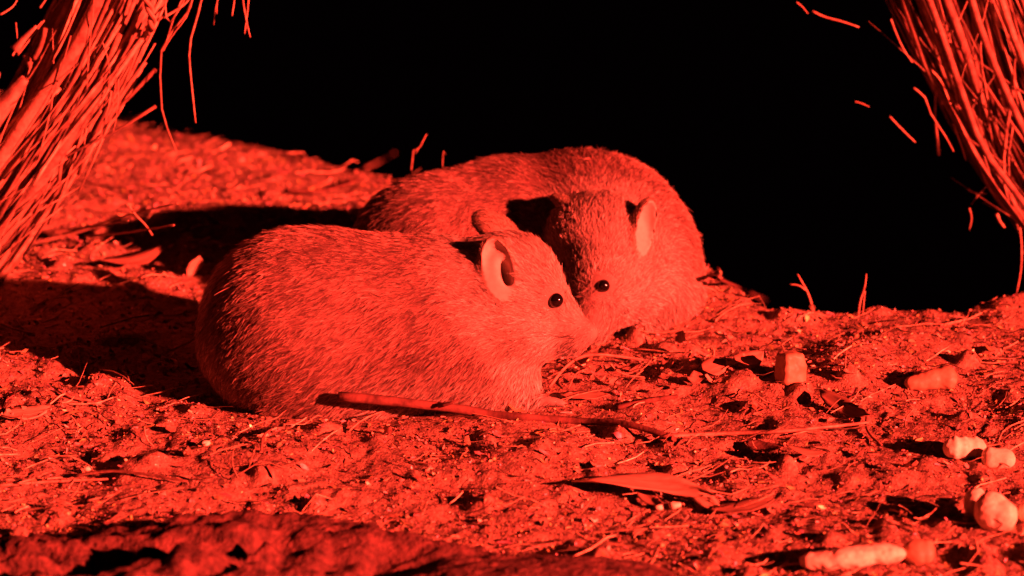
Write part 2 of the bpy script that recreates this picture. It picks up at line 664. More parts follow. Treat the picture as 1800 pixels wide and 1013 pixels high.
def fur(name, V, Q, N, length, coat, flow, count, seed, parent, bias=None):
    r = np.random.default_rng(seed)
    T = np.concatenate([Q[:, [0, 1, 2]], Q[:, [0, 2, 3]]])
    area = 0.5 * np.linalg.norm(np.cross(V[T[:, 1]] - V[T[:, 0]], V[T[:, 2]] - V[T[:, 0]]), axis=1)
    wgt = area * (length[T].mean(1) > 0.0008)
    if bias is not None:
        wgt = wgt * bias[T].mean(1)
    per = 3
    nt_ = count // per
    pick = r.choice(len(T), nt_, p=wgt / wgt.sum())
    u, v = r.uniform(0, 1, nt_), r.uniform(0, 1, nt_)
    sw = u + v > 1
    u[sw], v[sw] = 1 - u[sw], 1 - v[sw]
    bc = np.stack([1 - u - v, u, v], -1)[..., None]
    t = T[pick]
    P = (V[t] * bc).sum(1)
    n = (N[t] * bc).sum(1); n /= np.linalg.norm(n, axis=1)[:, None] + 1e-9
    fl = (flow[t] * bc).sum(1)
    L = (length[t] * bc[..., 0]).sum(1)
    cc = (coat[t] * bc).sum(1)
    # neighbouring tufts share a lean
    s = 80.0
    lean = np.stack([noise3(P[:, 0] * s, P[:, 1] * s, P[:, 2] * s, 60 + k) for k in range(3)], -1)
    fl = fl + 0.28 * lean + r.normal(0, 0.26, (nt_, 3))
    fl -= n * (fl * n).sum(1)[:, None]
    fl /= np.linalg.norm(fl, axis=1)[:, None] + 1e-9
    rise = np.clip(r.normal(0.30, 0.13, nt_), 0.06, 0.75)
    d = fl + n * rise[:, None]
    d /= np.linalg.norm(d, axis=1)[:, None]
    Lt = L * np.exp(r.normal(-0.05, 0.22, nt_))
    brt = np.exp(r.normal(-0.05, 0.40, nt_)) * np.clip(1 + 0.30 * lean[:, 1], 0.5, 1.6)
    brt = np.where(r.uniform(0, 1, nt_) < 0.14, brt * 0.4, brt)
    side = np.cross(n, fl)
    rep_ = lambda a: np.repeat(a, per, 0)
    count = nt_ * per
    wid = rep_(np.clip(Lt * 0.10, 0.0003, 0.0008))
    o1, o2 = r.normal(0, 1, count) * wid, r.normal(0, 1.3, count) * wid
    off = rep_(side) * o1[:, None] + rep_(fl) * o2[:, None]
    P, n, fl, d, cc = rep_(P), rep_(n), rep_(fl), rep_(d), rep_(cc)
    L = rep_(Lt) * np.exp(r.normal(0, 0.12, count))
    guard = r.uniform(0, 1, count) < 0.06
    L = np.where(guard, L * 1.3, L)
    nseg = 4
    pts = np.zeros((count, nseg, 3), np.float32)
    bendv = fl * 0.5 - n * 0.16 + np.array([0, 0, -0.10])
    stray = r.normal(0, 0.07, (count, 3))
    for k in range(nseg):
        q = k / (nseg - 1)
        pts[:, k] = P + off * (1 - 0.62 * q) - n * 0.0004 + (d + stray) * (L * q)[:, None] + bendv * (L * q * q * 0.5)[:, None]
    br = rep_(brt) * np.exp(r.normal(0, 0.26, count))
    ramp_ = np.array([0.34, 0.66, 1.05, 1.25])
    col = np.ones((count, nseg, 4), np.float32)
    tone = np.array([(1, 0.62, 0.8), (1, 0.8, 0.9), (1.1, 1.2, 1.15), (1.3, 1.65, 1.5)])      # agouti: dark rufous roots, paler greyer tips
    col[..., :3] = np.clip(cc[:, None, :] * br[:, None, None] * ramp_[None, :, None] * tone[None], 0.006, 0.9)
    rad = np.where(guard, 0.00020, 0.00017)[:, None] * np.array([1.0, 0.95, 0.75, 0.25])[None]
    rad = rad * np.clip(L / 0.009, 0.55, 1.1)[:, None]
    hc = bpy.data.hair_curves.new(name)
    hc.add_curves([nseg] * count)
    hc.position_data.foreach_set('vector', pts.ravel())
    a = hc.attributes.get('radius') or hc.attributes.new('radius', 'FLOAT', 'POINT')
    a.data.foreach_set('value', rad.astype(np.float32).ravel())
    a = hc.attributes.new('tint', 'FLOAT_COLOR', 'POINT')
    a.data.foreach_set('color', col.ravel())
    hc.materials.append(M_FUR)
    o = bpy.data.objects.new(name, hc)
    COL.objects.link(o)
    o.parent = parent
    o['kind'] = 'stuff'
    return o


def sphere_mesh(name, c, r, axes=None, sc=(1, 1, 1), nu=24, nv=16):
    V, F = [], []
    ax = axes or (RIGHT, UP, FWD)
    for j in range(nv + 1):
        th = math.pi * j / nv
        for i in range(nu):
            ph = 2 * math.pi * i / nu
            l = (math.sin(th) * math.cos(ph) * sc[0], math.cos(th) * sc[1], math.sin(th) * math.sin(ph) * sc[2])
            V.append(Vector(c) + (ax[0] * l[0] + ax[1] * l[1] + ax[2] * l[2]) * r)
    for j in range(nv):
        for i in range(nu):
            a, b = j * nu + i, j * nu + (i + 1) % nu
            F.append((a, b, b + nu, a + nu))
    me = bpy.data.meshes.new(name)
    me.from_pydata([tuple(v) for v in V], [], F)
    me.polygons.foreach_set('use_smooth', [True] * len(F))
    me.update()
    return me


def make_animal(loc, label, body, ears, head_c, nose_tip, eye_px, eye_r, flow_fn, lo, hi, hair_count, seed, group, belly_fn, head_side, extra=None, marks=(), cuts=(), paws=(), coat_rgb=(0.21, 0.135, 0.105)):
    """body: list of (primitive, blend). Everything is built in world coordinates under an Empty at the thing's base."""
    root = empty('bettong', loc, label, 'marsupial', group)
    inv = Matrix.Translation(-Vector(loc))

    def adopt(o):
        o.parent = root
        o.matrix_parent_inverse = inv
        return o

    def fn(P):
        d = None
        for p, k in body:
            e = p(P)
            d = e if d is None else smin(d, e, k)
        for e in ears:
            d = smin(d, e(P), 0.005)
        for e in cuts:
            d = smax(d, -e(P), 0.007)
        return d
    V, Q = surface_nets(fn, lo, hi, 0.0022)
    V = relax(V, Q, 2)
    head_c = np.array(head_c, np.float32)
    nose = np.array(nose_tip, np.float32)
    dh = np.linalg.norm(V - head_c, axis=1)
    dn = np.linalg.norm(V - nose, axis=1)
    hw = np.clip((dh - 0.054) / 0.045, 0, 1)             # 0 on the head, 1 on the body
    hw = hw * hw * (3 - 2 * hw)
    length = 0.0046 + (0.0064 - 0.0046) * hw
    length = np.where(dn < 0.030, 0.0020 + 0.0026 * np.clip((dn - 0.004) / 0.026, 0, 1), length)
    coat = np.array(coat_rgb)[None] * np.ones((len(V), 1))
    nz = noise3(V[:, 0] * 26, V[:, 1] * 26, V[:, 2] * 26, 90 + seed)
    coat = coat * (1 + 0.22 * nz[:, None])
    be = belly_fn(V)[:, None]
    coat = coat * (1 - be) + np.array((0.46, 0.42, 0.34)) * be
    face = np.clip(1 - dn / 0.055, 0, 1)[:, None]
    coat = coat * (1 - 0.45 * face) + np.array((0.33, 0.295, 0.245)) * 0.45 * face
    skin = coat * 0.62
    nosew = np.clip(1 - dn / 0.0075, 0, 1)[:, None] ** 0.5
    skin = skin * (1 - nosew) + np.array((0.27, 0.205, 0.16)) * nosew
    length = np.where(dn < 0.0055, 0.0, length)
    hp = (1 - hw)[:, None] * 0.75
    coat = coat * (1 - hp) + np.array((0.40, 0.35, 0.285)) * hp
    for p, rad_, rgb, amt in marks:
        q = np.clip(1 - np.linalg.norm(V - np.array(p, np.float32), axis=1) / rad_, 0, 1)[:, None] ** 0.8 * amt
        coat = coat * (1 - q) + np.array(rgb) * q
    skin = np.where(face > 0.9, skin, coat * 0.62)
    skin = skin * (1 - nosew) + np.array((0.27, 0.205, 0.16)) * nosew
    for e in ears:
        ins = e.inside(V)
        skin[ins] = (0.42, 0.37, 0.30)
        close = e.near(V) < 0.002
        length = np.where(close, 0.0028, length)
        length = np.where(ins, 0.0, length)
        coat = np.where(close[:, None], np.array((0.21, 0.155, 0.108)), coat)
        rim = close & ~ins
        skin[rim] = (0.26, 0.19, 0.135)
    me = np_mesh('body', V, Q, True, skin)
    me.materials.append(M_SKIN)
    N = np.zeros((len(V), 3), np.float32)
    me.vertices.foreach_get('normal', N.ravel()) if False else None
    buf = np.zeros(len(V) * 3, np.float32)
    me.vertices.foreach_get('normal', buf)
    N = buf.reshape(-1, 3)
    bvh = BVHTree.FromPolygons([tuple(v) for v in V.tolist()], [tuple(q) for q in Q.tolist()])
    # eyes: set into the surface where the photo shows the near one; the far one mirrored over the head
    d = (W(eye_px[0], eye_px[1], 0.0) - CAM).normalized()
    hit, hn, _, _ = bvh.ray_cast(CAM, d)
    hs = Vector(head_side).normalized()
    mid = Vector(head_c)
    mirror = hit - hs * 2 * (hit - mid).dot(hs)
    far_hit, far_n, _, _ = bvh.find_nearest(mirror)
    for pp in paws:
        length = np.where(np.linalg.norm(V - np.array(pp, np.float32), axis=1) < 0.013, 0.0013, length)
    eyes = []
    for p, nn in ((hit, hn), (far_hit, far_n)):
        # no fur over the eyes; a pale rim round them
        de = np.linalg.norm(V - np.array(p), axis=1)
        length = np.where(de < eye_r * 1.25, 0.0, np.where(de < eye_r * 2.0, np.minimum(length, 0.0022), length))
        ring = np.clip(1 - np.abs(de - eye_r * 1.5) / (eye_r * 0.9), 0, 1)[:, None]
        coat = coat * (1 - 0.5 * ring) + np.array((0.36, 0.32, 0.27)) * 0.6 * ring
        eyes.append((p - nn * eye_r * 0.22, nn))
    body_o = adopt(link('body', me))
    flow = flow_fn(V).astype(np.float32)
    # hair near the crown and muzzle lies back from the nose
    fh = V - nose
    fh /= np.linalg.norm(fh, axis=1)[:, None] + 1e-9
    flow = flow * hw[:, None] + fh * (1 - hw)[:, None]
    bias = 1 + 1.3 * (1 - hw)
    fur_o = adopt(fur('fur', V, Q, N, length.astype(np.float32), coat, flow, hair_count, seed, None, bias))
    for p, nn in eyes:
        adopt(link('eye', sphere_mesh('eye', p, eye_r), M_EYE))
    if extra:
        extra(root, adopt, bvh)
    return root, bvh


# ---- the near animal, side on, head to the right
GRP = 'bettongs resting nose to nose'
near_ears = [
    Ear(W(878, 476, -0.050), RIGHT * -0.26 + UP * 0.97 + FWD * 0.03, RIGHT * -0.02 - FWD * 1.0 + UP * 0.05, 0.0320, 0.0160, 0.0170, 0.0028),
    Ear(W(872, 402, 0.022), RIGHT * -0.80 + UP * 0.55 + FWD * 0.15, RIGHT * -0.45 - UP * 0.35 + FWD * 0.80, 0.0250, 0.0155, 0.0110, 0.0030),
]
near_body = [
    (E(526, 572, 0.000, 173, 171, 0.088), 0.02),
    (E(508, 612, 0.004, 150, 112, 0.080), 0.02),
    (E(650, 578, 0.000, 195, 164, 0.088), 0.03),
    (E(560, 640, -0.030, 150, 96, 0.062), 0.03),
    (E(760, 590, -0.005, 150, 150, 0.080), 0.04),
    (E(845, 600, -0.012, 108, 128, 0.064), 0.03),
    (E(850, 680, -0.030, 92, 46, 0.045), 0.02),
    (K((480, 716, -0.070), 17, (650, 716, -0.074), 13), 0.012),
    (K((650, 716, -0.074), 13, (672, 720, -0.075), 9), 0.01),
    (K((890, 660, -0.045), 32, (925, 702, -0.055), 15), 0.014),
    (K((925, 702, -0.055), 13, (982, 709, -0.060), 8), 0.008),
    (K((880, 670, 0.010), 30, (930, 690, 0.005), 14), 0.014),
    (K((966, 706, -0.060), 6, (992, 704, -0.050), 3.5), 0.003),
    (K((966, 706, -0.060), 6, (996, 709, -0.060), 3.5), 0.003),
    (K((966, 706, -0.060), 6, (992, 714, -0.068), 3.5), 0.003),
    (K((800, 520, -0.010), 92, (880, 512, -0.020), 78), 0.03),
    (E(898, 492, -0.018, 86, 84, 0.042), 0.02),
    (E(905, 560, -0.024, 74, 70, 0.040), 0.02),
    (K((945, 532, -0.026), 57, (1022, 584, -0.041), 22), 0.014),
    (K((940, 578, -0.026), 52, (1002, 600, -0.038), 25), 0.016),
    (E(1037, 584, -0.044, 13, 13, 0.008), 0.008),
    (E(915, 590, -0.052, 42, 36, 0.018), 0.016),
    (E(968, 520, -0.050, 24, 20, 0.010), 0.014),
]


def near_flow(V):
    x = V[:, 0]
    f = np.zeros((len(V), 3))
    f[:, 0] = -1.0
    f[:, 2] = -0.55 - 0.9 * np.clip((x + 0.10) / 0.12, 0, 1) * np.clip((0.10 - V[:, 2]) / 0.06, 0, 1)
    f[:, 2] -= 0.8 * np.clip((-0.20 - x) / 0.08, 0, 1)
    return f


def near_belly(V):
    a = np.clip((0.055 - V[:, 2]) / 0.05, 0, 1) * np.clip((V[:, 0] + 0.19) / 0.12, 0, 1)
    b = np.clip((V[:, 0] - -0.02) / 0.06, 0, 1) * np.clip((0.10 - V[:, 2]) / 0.05, 0, 1)
    return np.clip(0.6 * a + 0.7 * b, 0, 0.9)


def whiskers(root, adopt, bvh, pts):
    for i, (a, bq) in enumerate(pts):
        a, bq = Vector(a), Vector(bq)
        m = a.lerp(bq, 0.5) + Vector((0, 0, 0.003))
        adopt(link('whisker', tube('whisker', smooth_path([a, m, bq], 6), [0.00022, 0.0002, 0.00018, 0.00015, 0.0001, 0.00006], 4), M_WHISKER))


def near_extra(root, adopt, bvh):
    P = []
    for (x0, y0), (x1, y1), yy in (((1005, 588), (945, 622), -0.075), ((1010, 596), (930, 585), -0.08), ((1012, 600), (965, 650), -0.075), ((1008, 592), (900, 600), -0.09)):
        d = (W(x0, y0, 0) - CAM).normalized()
        h = bvh.ray_cast(CAM, d)[0] or W(x0, y0, -0.05)
        P.append((h, W(x1, y1, yy)))
    whiskers(root, adopt, bvh, P)


lo = (-0.335, -0.135, -0.030); hi = (0.110, 0.120, 0.215)
near_animal, near_bvh = make_animal((-0.11, 0.0, 0.0), 'furry brown marsupial crouching in front, side on, both round ears up',
                                    near_body, near_ears, W(905, 505, -0.018), W(1043, 586, -0.046), (978, 529), 0.0069,
                                    near_flow, lo, hi, 230000, 5, GRP, near_belly, FWD * 0.97 - RIGHT * 0.12, near_extra, [
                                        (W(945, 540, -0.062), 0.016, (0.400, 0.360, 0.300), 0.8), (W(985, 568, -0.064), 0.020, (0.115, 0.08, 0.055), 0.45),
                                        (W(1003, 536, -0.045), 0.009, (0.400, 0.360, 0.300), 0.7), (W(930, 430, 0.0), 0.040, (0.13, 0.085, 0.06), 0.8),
                                        (W(950, 610, -0.06), 0.034, (0.360, 0.324, 0.270), 0.8), (W(880, 600, -0.07), 0.022, (0.13, 0.09, 0.06), 0.5),  # pale jaw fur, then shade of the jaw crease painted in dark
                                        (W(1025, 600, -0.05), 0.014, (0.360, 0.324, 0.270), 0.7)],
                                    [E(889, 482, -0.052, 9, 25, 0.009, 14)], [W(985, 709, -0.060)])

# ---- the far animal, curled behind, its face towards us and down
far_ears = [
    Ear(W(1131, 400, 0.166), RIGHT * 0.20 + UP * 0.96 - FWD * 0.12, RIGHT * 0.62 - FWD * 0.78 + UP * 0.05, 0.0290, 0.0135, 0.0140, 0.0028),
    Ear(W(1000, 366, 0.200), RIGHT * -0.72 + UP * 0.45 + FWD * 0.50, RIGHT * -0.55 - FWD * 0.10 - UP * 0.80, 0.0230, 0.0170, 0.0095, 0.0030),
]
far_body = [
    (E(768, 435, 0.270, 118, 128, 0.085), 0.02),
    (E(700, 450, 0.262, 80, 105, 0.060), 0.03),
    (E(860, 440, 0.290, 130, 146, 0.080), 0.03),
    (E(910, 430, 0.295, 120, 150, 0.080), 0.03),
    (E(1010, 425, 0.300, 160, 160, 0.085), 0.014),
    (E(1080, 445, 0.285, 135, 155, 0.080), 0.03),
    (E(1135, 480, 0.255, 92, 112, 0.065), 0.03),
    (E(1165, 530, 0.235, 62, 62, 0.050), 0.03),
    (E(1140, 590, 0.215, 60, 26, 0.040), 0.02),
    (K((1090, 590, 0.170), 16, (1135, 602, 0.165), 10), 0.012),
    (E(1062, 428, 0.192, 90, 82, 0.045), 0.018),
    (E(1045, 398, 0.200, 76, 56, 0.040), 0.02),
    (E(1112, 510, 0.184, 68, 62, 0.040), 0.025),
    (E(1055, 495, 0.165, 58, 56, 0.036), 0.02),
    (K((1052, 485, 0.150), 54, (1032, 570, 0.117), 27), 0.014),
    (K((1070, 520, 0.160), 50, (1046, 576, 0.124), 25), 0.016),
    (E(1028, 586, 0.110, 13, 11, 0.006), 0.006),
    (E(1063, 494, 0.130, 22, 16, 0.010), 0.014),
]
FAR_HEAD = np.array(W(1055, 440, 0.19), np.float32)


def far_flow(V):
    f = V - FAR_HEAD
    f /= np.linalg.norm(f, axis=1)[:, None] + 1e-9
    x = V[:, 0]
    left = np.clip((0.06 - x) / 0.10, 0, 1)
    g = np.stack([-0.9 + 0 * x, 0.1 + 0 * x, -0.5 + 0 * x], -1)
    f = f * (1 - left[:, None]) + g * left[:, None]
    f[:, 2] -= 0.35
    return f


def far_belly(V):
    return 0.6 * np.clip((0.045 - V[:, 2]) / 0.05, 0, 1) * np.clip((V[:, 0]) / 0.05, 0, 1)


lo = (-0.185, 0.085, -0.030); hi = (0.215, 0.405, 0.240)
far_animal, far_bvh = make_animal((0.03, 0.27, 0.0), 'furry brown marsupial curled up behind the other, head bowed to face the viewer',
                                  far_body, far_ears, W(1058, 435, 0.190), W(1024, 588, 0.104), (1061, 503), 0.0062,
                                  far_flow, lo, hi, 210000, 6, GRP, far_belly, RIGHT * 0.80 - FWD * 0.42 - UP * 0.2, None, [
                                       (W(875, 300, 0.26), 0.030, (0.075, 0.045, 0.036), 0.8), (W(680, 380, 0.22), 0.050, (0.085, 0.052, 0.04), 0.7), (W(800, 340, 0.22), 0.022, (0.08, 0.05, 0.04), 0.5),  # mottled shade on the left flank and back, painted into the coat
                                       
                                       (W(1105, 530, 0.145), 0.045, (0.340, 0.306, 0.255), 0.7), (W(1000, 470, 0.150), 0.034, (0.115, 0.078, 0.056), 0.85), (W(1040, 365, 0.19), 0.040, (0.14, 0.09, 0.065), 0.8), (W(1020, 545, 0.12), 0.018, (0.13, 0.088, 0.062), 0.6),  # left side of the face and muzzle carries painted shade; dark crown is coat
                                       (W(1085, 480, 0.15), 0.014, (0.340, 0.306, 0.255), 0.5), (W(1180, 545, 0.18), 0.06, (0.340, 0.306, 0.255), 0.6)])


# ------------------------------------------------------------------ the brush bundles
def bundle_sticks(root, rng, n, left, right, depth, spread, rad, mat_pick, t_rng, wander, name='stick', sides=6, npts=6):
    """sticks running between two pixel polylines (left and right edge of the bundle)"""
    base = Vector(root.location)
    def at(poly, t):
        s = t * (len(poly) - 1)
        k = min(int(s), len(poly) - 2)
        f = s - k
        return (poly[k][0] + (poly[k + 1][0] - poly[k][0]) * f, poly[k][1] + (poly[k + 1][1] - poly[k][1]) * f)
    for i in range(n):
        u = rng.random()
        t0, t1 = t_rng(rng)
        du = rng.gauss(0, wander)
        y0 = depth + rng.uniform(-spread, spread) + 0.02 * (2 * u - 1) ** 2
        dy = rng.gauss(0, 0.012)
        r = rad(rng)
        ctrl = []
        ph = rng.uniform(0, 6.28)
        for k in range(npts):
            f = k / (npts - 1)
            t = t0 + (t1 - t0) * f
            uu = u + du * (f - 0.5) + 0.025 * math.sin(ph + f * 5)
            a, bq = at(left, t), at(right, t)
            ctrl.append(W(a[0] + (bq[0] - a[0]) * uu, a[1] + (bq[1] - a[1]) * uu, y0 + dy * (f - 0.5)) - base)
        rr = [r * (1.0 - 0.45 * k / (npts - 1)) * rng.uniform(0.82, 1.15) for k in range(npts)]
        if rng.random() < 0.5:
            rr[-1] *= 0.35
        if rng.random() < 0.5:
            rr.reverse()
        o = link(name, tube(name, ctrl, rr, 9 if r > 0.003 else sides, True, i, 0.20, flat=rng.uniform(0.55, 1.0)), mat_pick(rng), root)


LB = W(-120, 560, 0.24)
LB.z = float(height(LB.x, LB.y))
left_bundle = empty('brush_bundle', LB, 'thick leaning bundle of dry sticks at the left, tied with a twisted cord', 'brush bundle', 'brush bundles of the shelter')
Lr = [(330, -110), (292, -10), (262, 60), (232, 130), (196, 200), (150, 270), (100, 345), (45, 415), (-20, 485), (-80, 560)]
Ll = [(190, -150), (130, -60), (88, 30), (50, 105), (12, 165), (-30, 225), (-80, 300), (-130, 370), (-180, 430), (-240, 500)]
rg = random.Random(3)
pick = lambda r: M_STRAW if r.random() < 0.6 else M_STICK
bundle_sticks(left_bundle, rg, 84, Ll, Lr, 0.28, 0.020, lambda r: r.uniform(0.0028, 0.0058), pick, lambda r: (r.uniform(-0.02, 0.05), 1.0), 0.12)
bundle_sticks(left_bundle, rg, 96, Ll, Lr, 0.262, 0.016, lambda r: r.uniform(0.0016, 0.0036), pick,
              lambda r: (r.uniform(0.0, 0.45), r.uniform(0.6, 1.0)), 0.30)
bundle_sticks(left_bundle, rg, 40, Ll, Lr, 0.248, 0.012, lambda r: r.uniform(0.0006, 0.0014), lambda r: M_STRAW,
              lambda r: (lambda a: (a, min(1.0, a + r.uniform(0.12, 0.4))))(r.uniform(0, 0.8)), 0.30, name='straw', sides=4)


def free_sticks(root, items, mat, name, sides=5, n=9, y=0.26, taper=0.5):
    base = Vector(root.location)
    for pts, r0 in items:
        yy = y + rg.uniform(-0.015, 0.015)
        path = smooth_path([W(a, bq, yy) - base for a, bq in pts], n)
        link(name, tube(name, path, [r0 * (1 - (1 - taper) * k / (n - 1)) for k in range(n)], sides, True, 1, 0.06), mat, root)


free_sticks(left_bundle, [
    ([(300, -40), (290, 10), (300, 40), (330, -10), (362, -40)], 0.0011),
    ([(350, -40), (338, 0), (325, 30), (290, 72), (282, 110), (283, 180), (292, 220), (311, 268)], 0.0011),
    ([(362, -40), (352, 10), (334, 75), (334, 120), (340, 180), (344, 216)], 0.0011),
    ([(345, -30), (330, 25), (305, 60), (282, 96)], 0.0008),
    ([(335, -30), (310, 20), (296, 62), (288, 90)], 0.0009),
    ([(392, -30), (380, 10), (376, 44)], 0.0008),
    ([(386, -30), (382, 0), (381, 25)], 0.0008),
    ([(416, -30), (412, 0), (408, 28)], 0.0010),
    ([(424, -30), (430, 20), (440, 66)], 0.0011),
    ([(438, -30), (436, 10), (430, 60)], 0.0009),
    ([(275, 36), (300, 24), (330, 2), (345, -30)], 0.0016),
    ([(208, 140), (207, 180), (203, 215), (198, 234)], 0.0007),
    ([(196, 160), (190, 190), (184, 208)], 0.0008),
    ([(178, 195), (166, 215), (158, 232)], 0.0008),
    ([(152, 225), (150, 240), (148, 255)], 0.0008),
    ([(0, 26), (14, 18), (24, 10), (30, 0)], 0.0012),
    ([(70, 14), (80, 0), (92, -20)], 0.0011),
    ([(92, 20), (105, 2), (120, -22)], 0.0010),
    ([(28, 40), (30, 62), (32, 86)], 0.0007),
    ([(31, 97), (52, 70), (78, 36)], 0.0012),
    ([(40, 78), (54, 60), (74, 38)], 0.0009),
    ([(22, 98), (30, 84), (42, 70)], 0.0011),
], M_STRAW, 'straw')
free_sticks(left_bundle, [
    ([(45, 96), (54, 120), (52, 158)], 0.0034),
    ([(60, 104), (72, 80), (80, 50)], 0.0028),
    ([(58, 170), (80, 110), (112, 30), (150, -40)], 0.0062),
    ([(-30, 330), (60, 190), (130, 90), (190, -30)], 0.0085),
    ([(-60, 440), (60, 260), (160, 120), (225, -20)], 0.0080),
    ([(-40, 470), (90, 290), (180, 150), (262, 10)], 0.0075),
], M_STICK, 'stick', sides=7, taper=0.85)
free_sticks(left_bundle, [([(-70, 280), (-20, 215), (20, 168), (44, 138)], 0.0170), ([(26, 88), (44, 66), (64, 46)], 0.0050)], M_STICK, 'bark_flake', sides=8, taper=0.25)
# the twisted cord that ties it
base = Vector(left_bundle.location)
for ph in (0, math.pi):
    path = []
    ctr = smooth_path([W(246, -40, 0.235) - base, W(256, -5, 0.232) - base, W(266, 25, 0.232) - base, W(266, 48, 0.24) - base, W(258, 60, 0.262) - base], 22)
    for i, p in enumerate(ctr):
        a = ph + i * 0.75
        path.append(p + RIGHT * math.cos(a) * 0.0022 + FWD * math.sin(a) * 0.0022 + UP * math.sin(a) * 0.0008)
    link('cord', tube('cord', path, [0.0026] * 22, 6), M_STRAW, left_bundle)

RB = W(1890, 520, 0.27)
RB.z = float(height(RB.x, RB.y))
right_bundle = empty('brush_bundle', RB, 'fan of long dry sticks leaning in at the right edge above the dark hollow', 'brush bundle', 'brush bundles of the shelter')
Rl = [(1230, -940), (1390, -510), (1530, -140), (1575, -20), (1608, 70), (1640, 150), (1672, 215), (1712, 290), (1756, 350), (1800, 398), (1838, 440), (1866, 530), (1890, 680)]
Rr = [(1640, -940), (1740, -510), (1830, -140), (1860, -20), (1885, 70), (1905, 150), (1920, 215), (1935, 290), (1945, 350), (1950, 398), (1950, 440), (1940, 530), (1935, 680)]
rg = random.Random(9)
bundle_sticks(right_bundle, rg, 60, Rl, Rr, 0.435, 0.018, lambda r: r.uniform(0.003, 0.006), lambda r: M_BARK, lambda r: (0.0, 1.0), 0.10, npts=8)
bundle_sticks(right_bundle, rg, 44, Rl, Rr, 0.40, 0.020, lambda r: r.uniform(0.0016, 0.0038), lambda r: M_STICK if r.random() < 0.75 else M_BARK, lambda r: (0.0, 1.0), 0.16, npts=9)
bundle_sticks(right_bundle, rg, 60, Rl, Rr, 0.385, 0.016, lambda r: r.uniform(0.0012, 0.0030), lambda r: M_STICK, lambda r: (r.uniform(0.0, 0.4), r.uniform(0.55, 1.0)), 0.30)
bundle_sticks(right_bundle, rg, 50, Rl, Rr, 0.368, 0.012, lambda r: r.uniform(0.0005, 0.0012), lambda r: M_STRAW if r.random() < 0.5 else M_STICK,
              lambda r: (lambda a: (a, min(1.0, a + r.uniform(0.10, 0.35))))(r.uniform(0.12, 0.8)), 0.5, name='straw', sides=4)
free_sticks(right_bundle, [
    ([(1428, 20), (1450, 30), (1480, 38), (1510, 48)], 0.0012),
    ([(1400, 4), (1410, 12), (1420, 24)], 0.0008),
    ([(1564, 205), (1580, 222), (1596, 238), (1609, 250)], 0.0009),
    ([(1503, 179), (1512, 181), (1528, 188)], 0.0006),
    ([(1566, 34), (1580, 70), (1594, 96), (1604, 110)], 0.0010),
    ([(1606, 155), (1626, 172), (1636, 200), (1662, 240), (1676, 266)], 0.0011),
    ([(1632, 120), (1652, 140), (1668, 176)], 0.0014),
    ([(1654, 182), (1672, 182)], 0.0011),
    ([(1676, 218), (1688, 250), (1698, 282)], 0.0012),
    ([(1702, 333), (1716, 340), (1734, 341)], 0.0010),
    ([(1704, 366), (1708, 384), (1704, 404)], 0.0009),
    ([(1752, 376), (1758, 390), (1766, 400)], 0.0020),
    ([(1793, 400), (1796, 440), (1794, 480), (1787, 516)], 0.0010),
    ([(1720, 280), (1740, 330), (1770, 370), (1798, 402)], 0.0022),
    ([(1660, 50), (1666, 26), (1670, 0)], 0.0009),
], M_STRAW, 'straw', y=0.362)
free_sticks(right_bundle, [
    ([(1570, -60), (1625, 110), (1680, 210), (1748, 330), (1830, 440)], 0.0036),
    ([(1610, -60), (1655, 60), (1700, 190), (1740, 280), (1850, 420)], 0.0040),
    ([(1690, -60), (1730, 70), (1790, 210), (1850, 330)], 0.0042),
    ([(1640, -60), (1690, 70), (1722, 170), (1730, 210)], 0.0052),
    ([(1740, -60), (1780, 60), (1812, 140), (1850, 260)], 0.0042),
], M_STICK, 'stick', sides=7, y=0.358, taper=0.8)


# the same wall of brush goes on to the right, beyond the frame, and shades the hollow
rg = random.Random(17)
bundle_sticks(right_bundle, rg, 90, [(1560, -940), (1640, -510), (1760, -140), (1890, 200), (1930, 420), (1970, 700)],
              [(2500, -1100), (2520, -700), (2540, -300), (2560, 100), (2570, 420), (2580, 760)], 0.44, 0.04, lambda r: r.uniform(0.004, 0.009), lambda r: M_BARK, lambda r: (0.0, 1.0), 0.08)


# ------------------------------------------------------------------ things lying on the ground
def ground_path(pts, lift, n):
    ctrl = [G(a, bq) + Vector((0, 0, l)) for (a, bq), l in zip(pts, lift if isinstance(lift, (list, tuple)) else [lift] * len(pts))]
    return smooth_path(ctrl, n)


def lay_stick(name, pts, r0, r1, lift, mat, label, cat, group=None, n=12, sides=7, rough=0.08, flat=1.0):
    p = ground_path(pts, lift, n)
    b0 = p[0].copy()
    o = link(name, tube(name, [q - b0 for q in p], [r0 + (r1 - r0) * k / (n - 1) for k in range(n)], sides, True, len(label), rough, flat), mat)
    o.location = b0
    tag(o, label, cat, group)
    return o


p = smooth_path([W(594, 697, -0.106), W(680, 705, -0.106), W(800, 718, -0.098), W(870, 730, -0.094), G(920, 739) + Vector((0, 0, .003)), G(1010, 744) + Vector((0, 0, .002)),
                 G(1100, 753) + Vector((0, 0, .004)), G(1182, 772) + Vector((0, 0, .001))], 20)
st = link('fallen_stick', tube('fallen_stick', [q - p[0] for q in p], [0.0047 - 0.0019 * k / 19 for k in range(20)], 8, True, 3, 0.10), M_BARK)
st.location = p[0]
tag(st, 'long dark bark covered stick lying along the belly of the front animal', 'stick')
pb = st.location
nub = link('twig_stub', tube('twig_stub', [W(770, 714, -0.108) - pb, W(792, 709, -0.110) - pb, W(806, 702, -0.112) - pb], [0.0022, 0.0016, 0.0008], 5), M_BARK, st)
lay_stick('dry_stem', [(612, 764), (640, 750), (690, 738), (760, 732), (830, 738), (900, 748)], 0.0009, 0.0007, [0.002, 0.007, 0.010, 0.008, 0.006, 0.003], M_STRAW, 'thin pale curved stem arching just below the long dark stick', 'stem', n=14, sides=5)
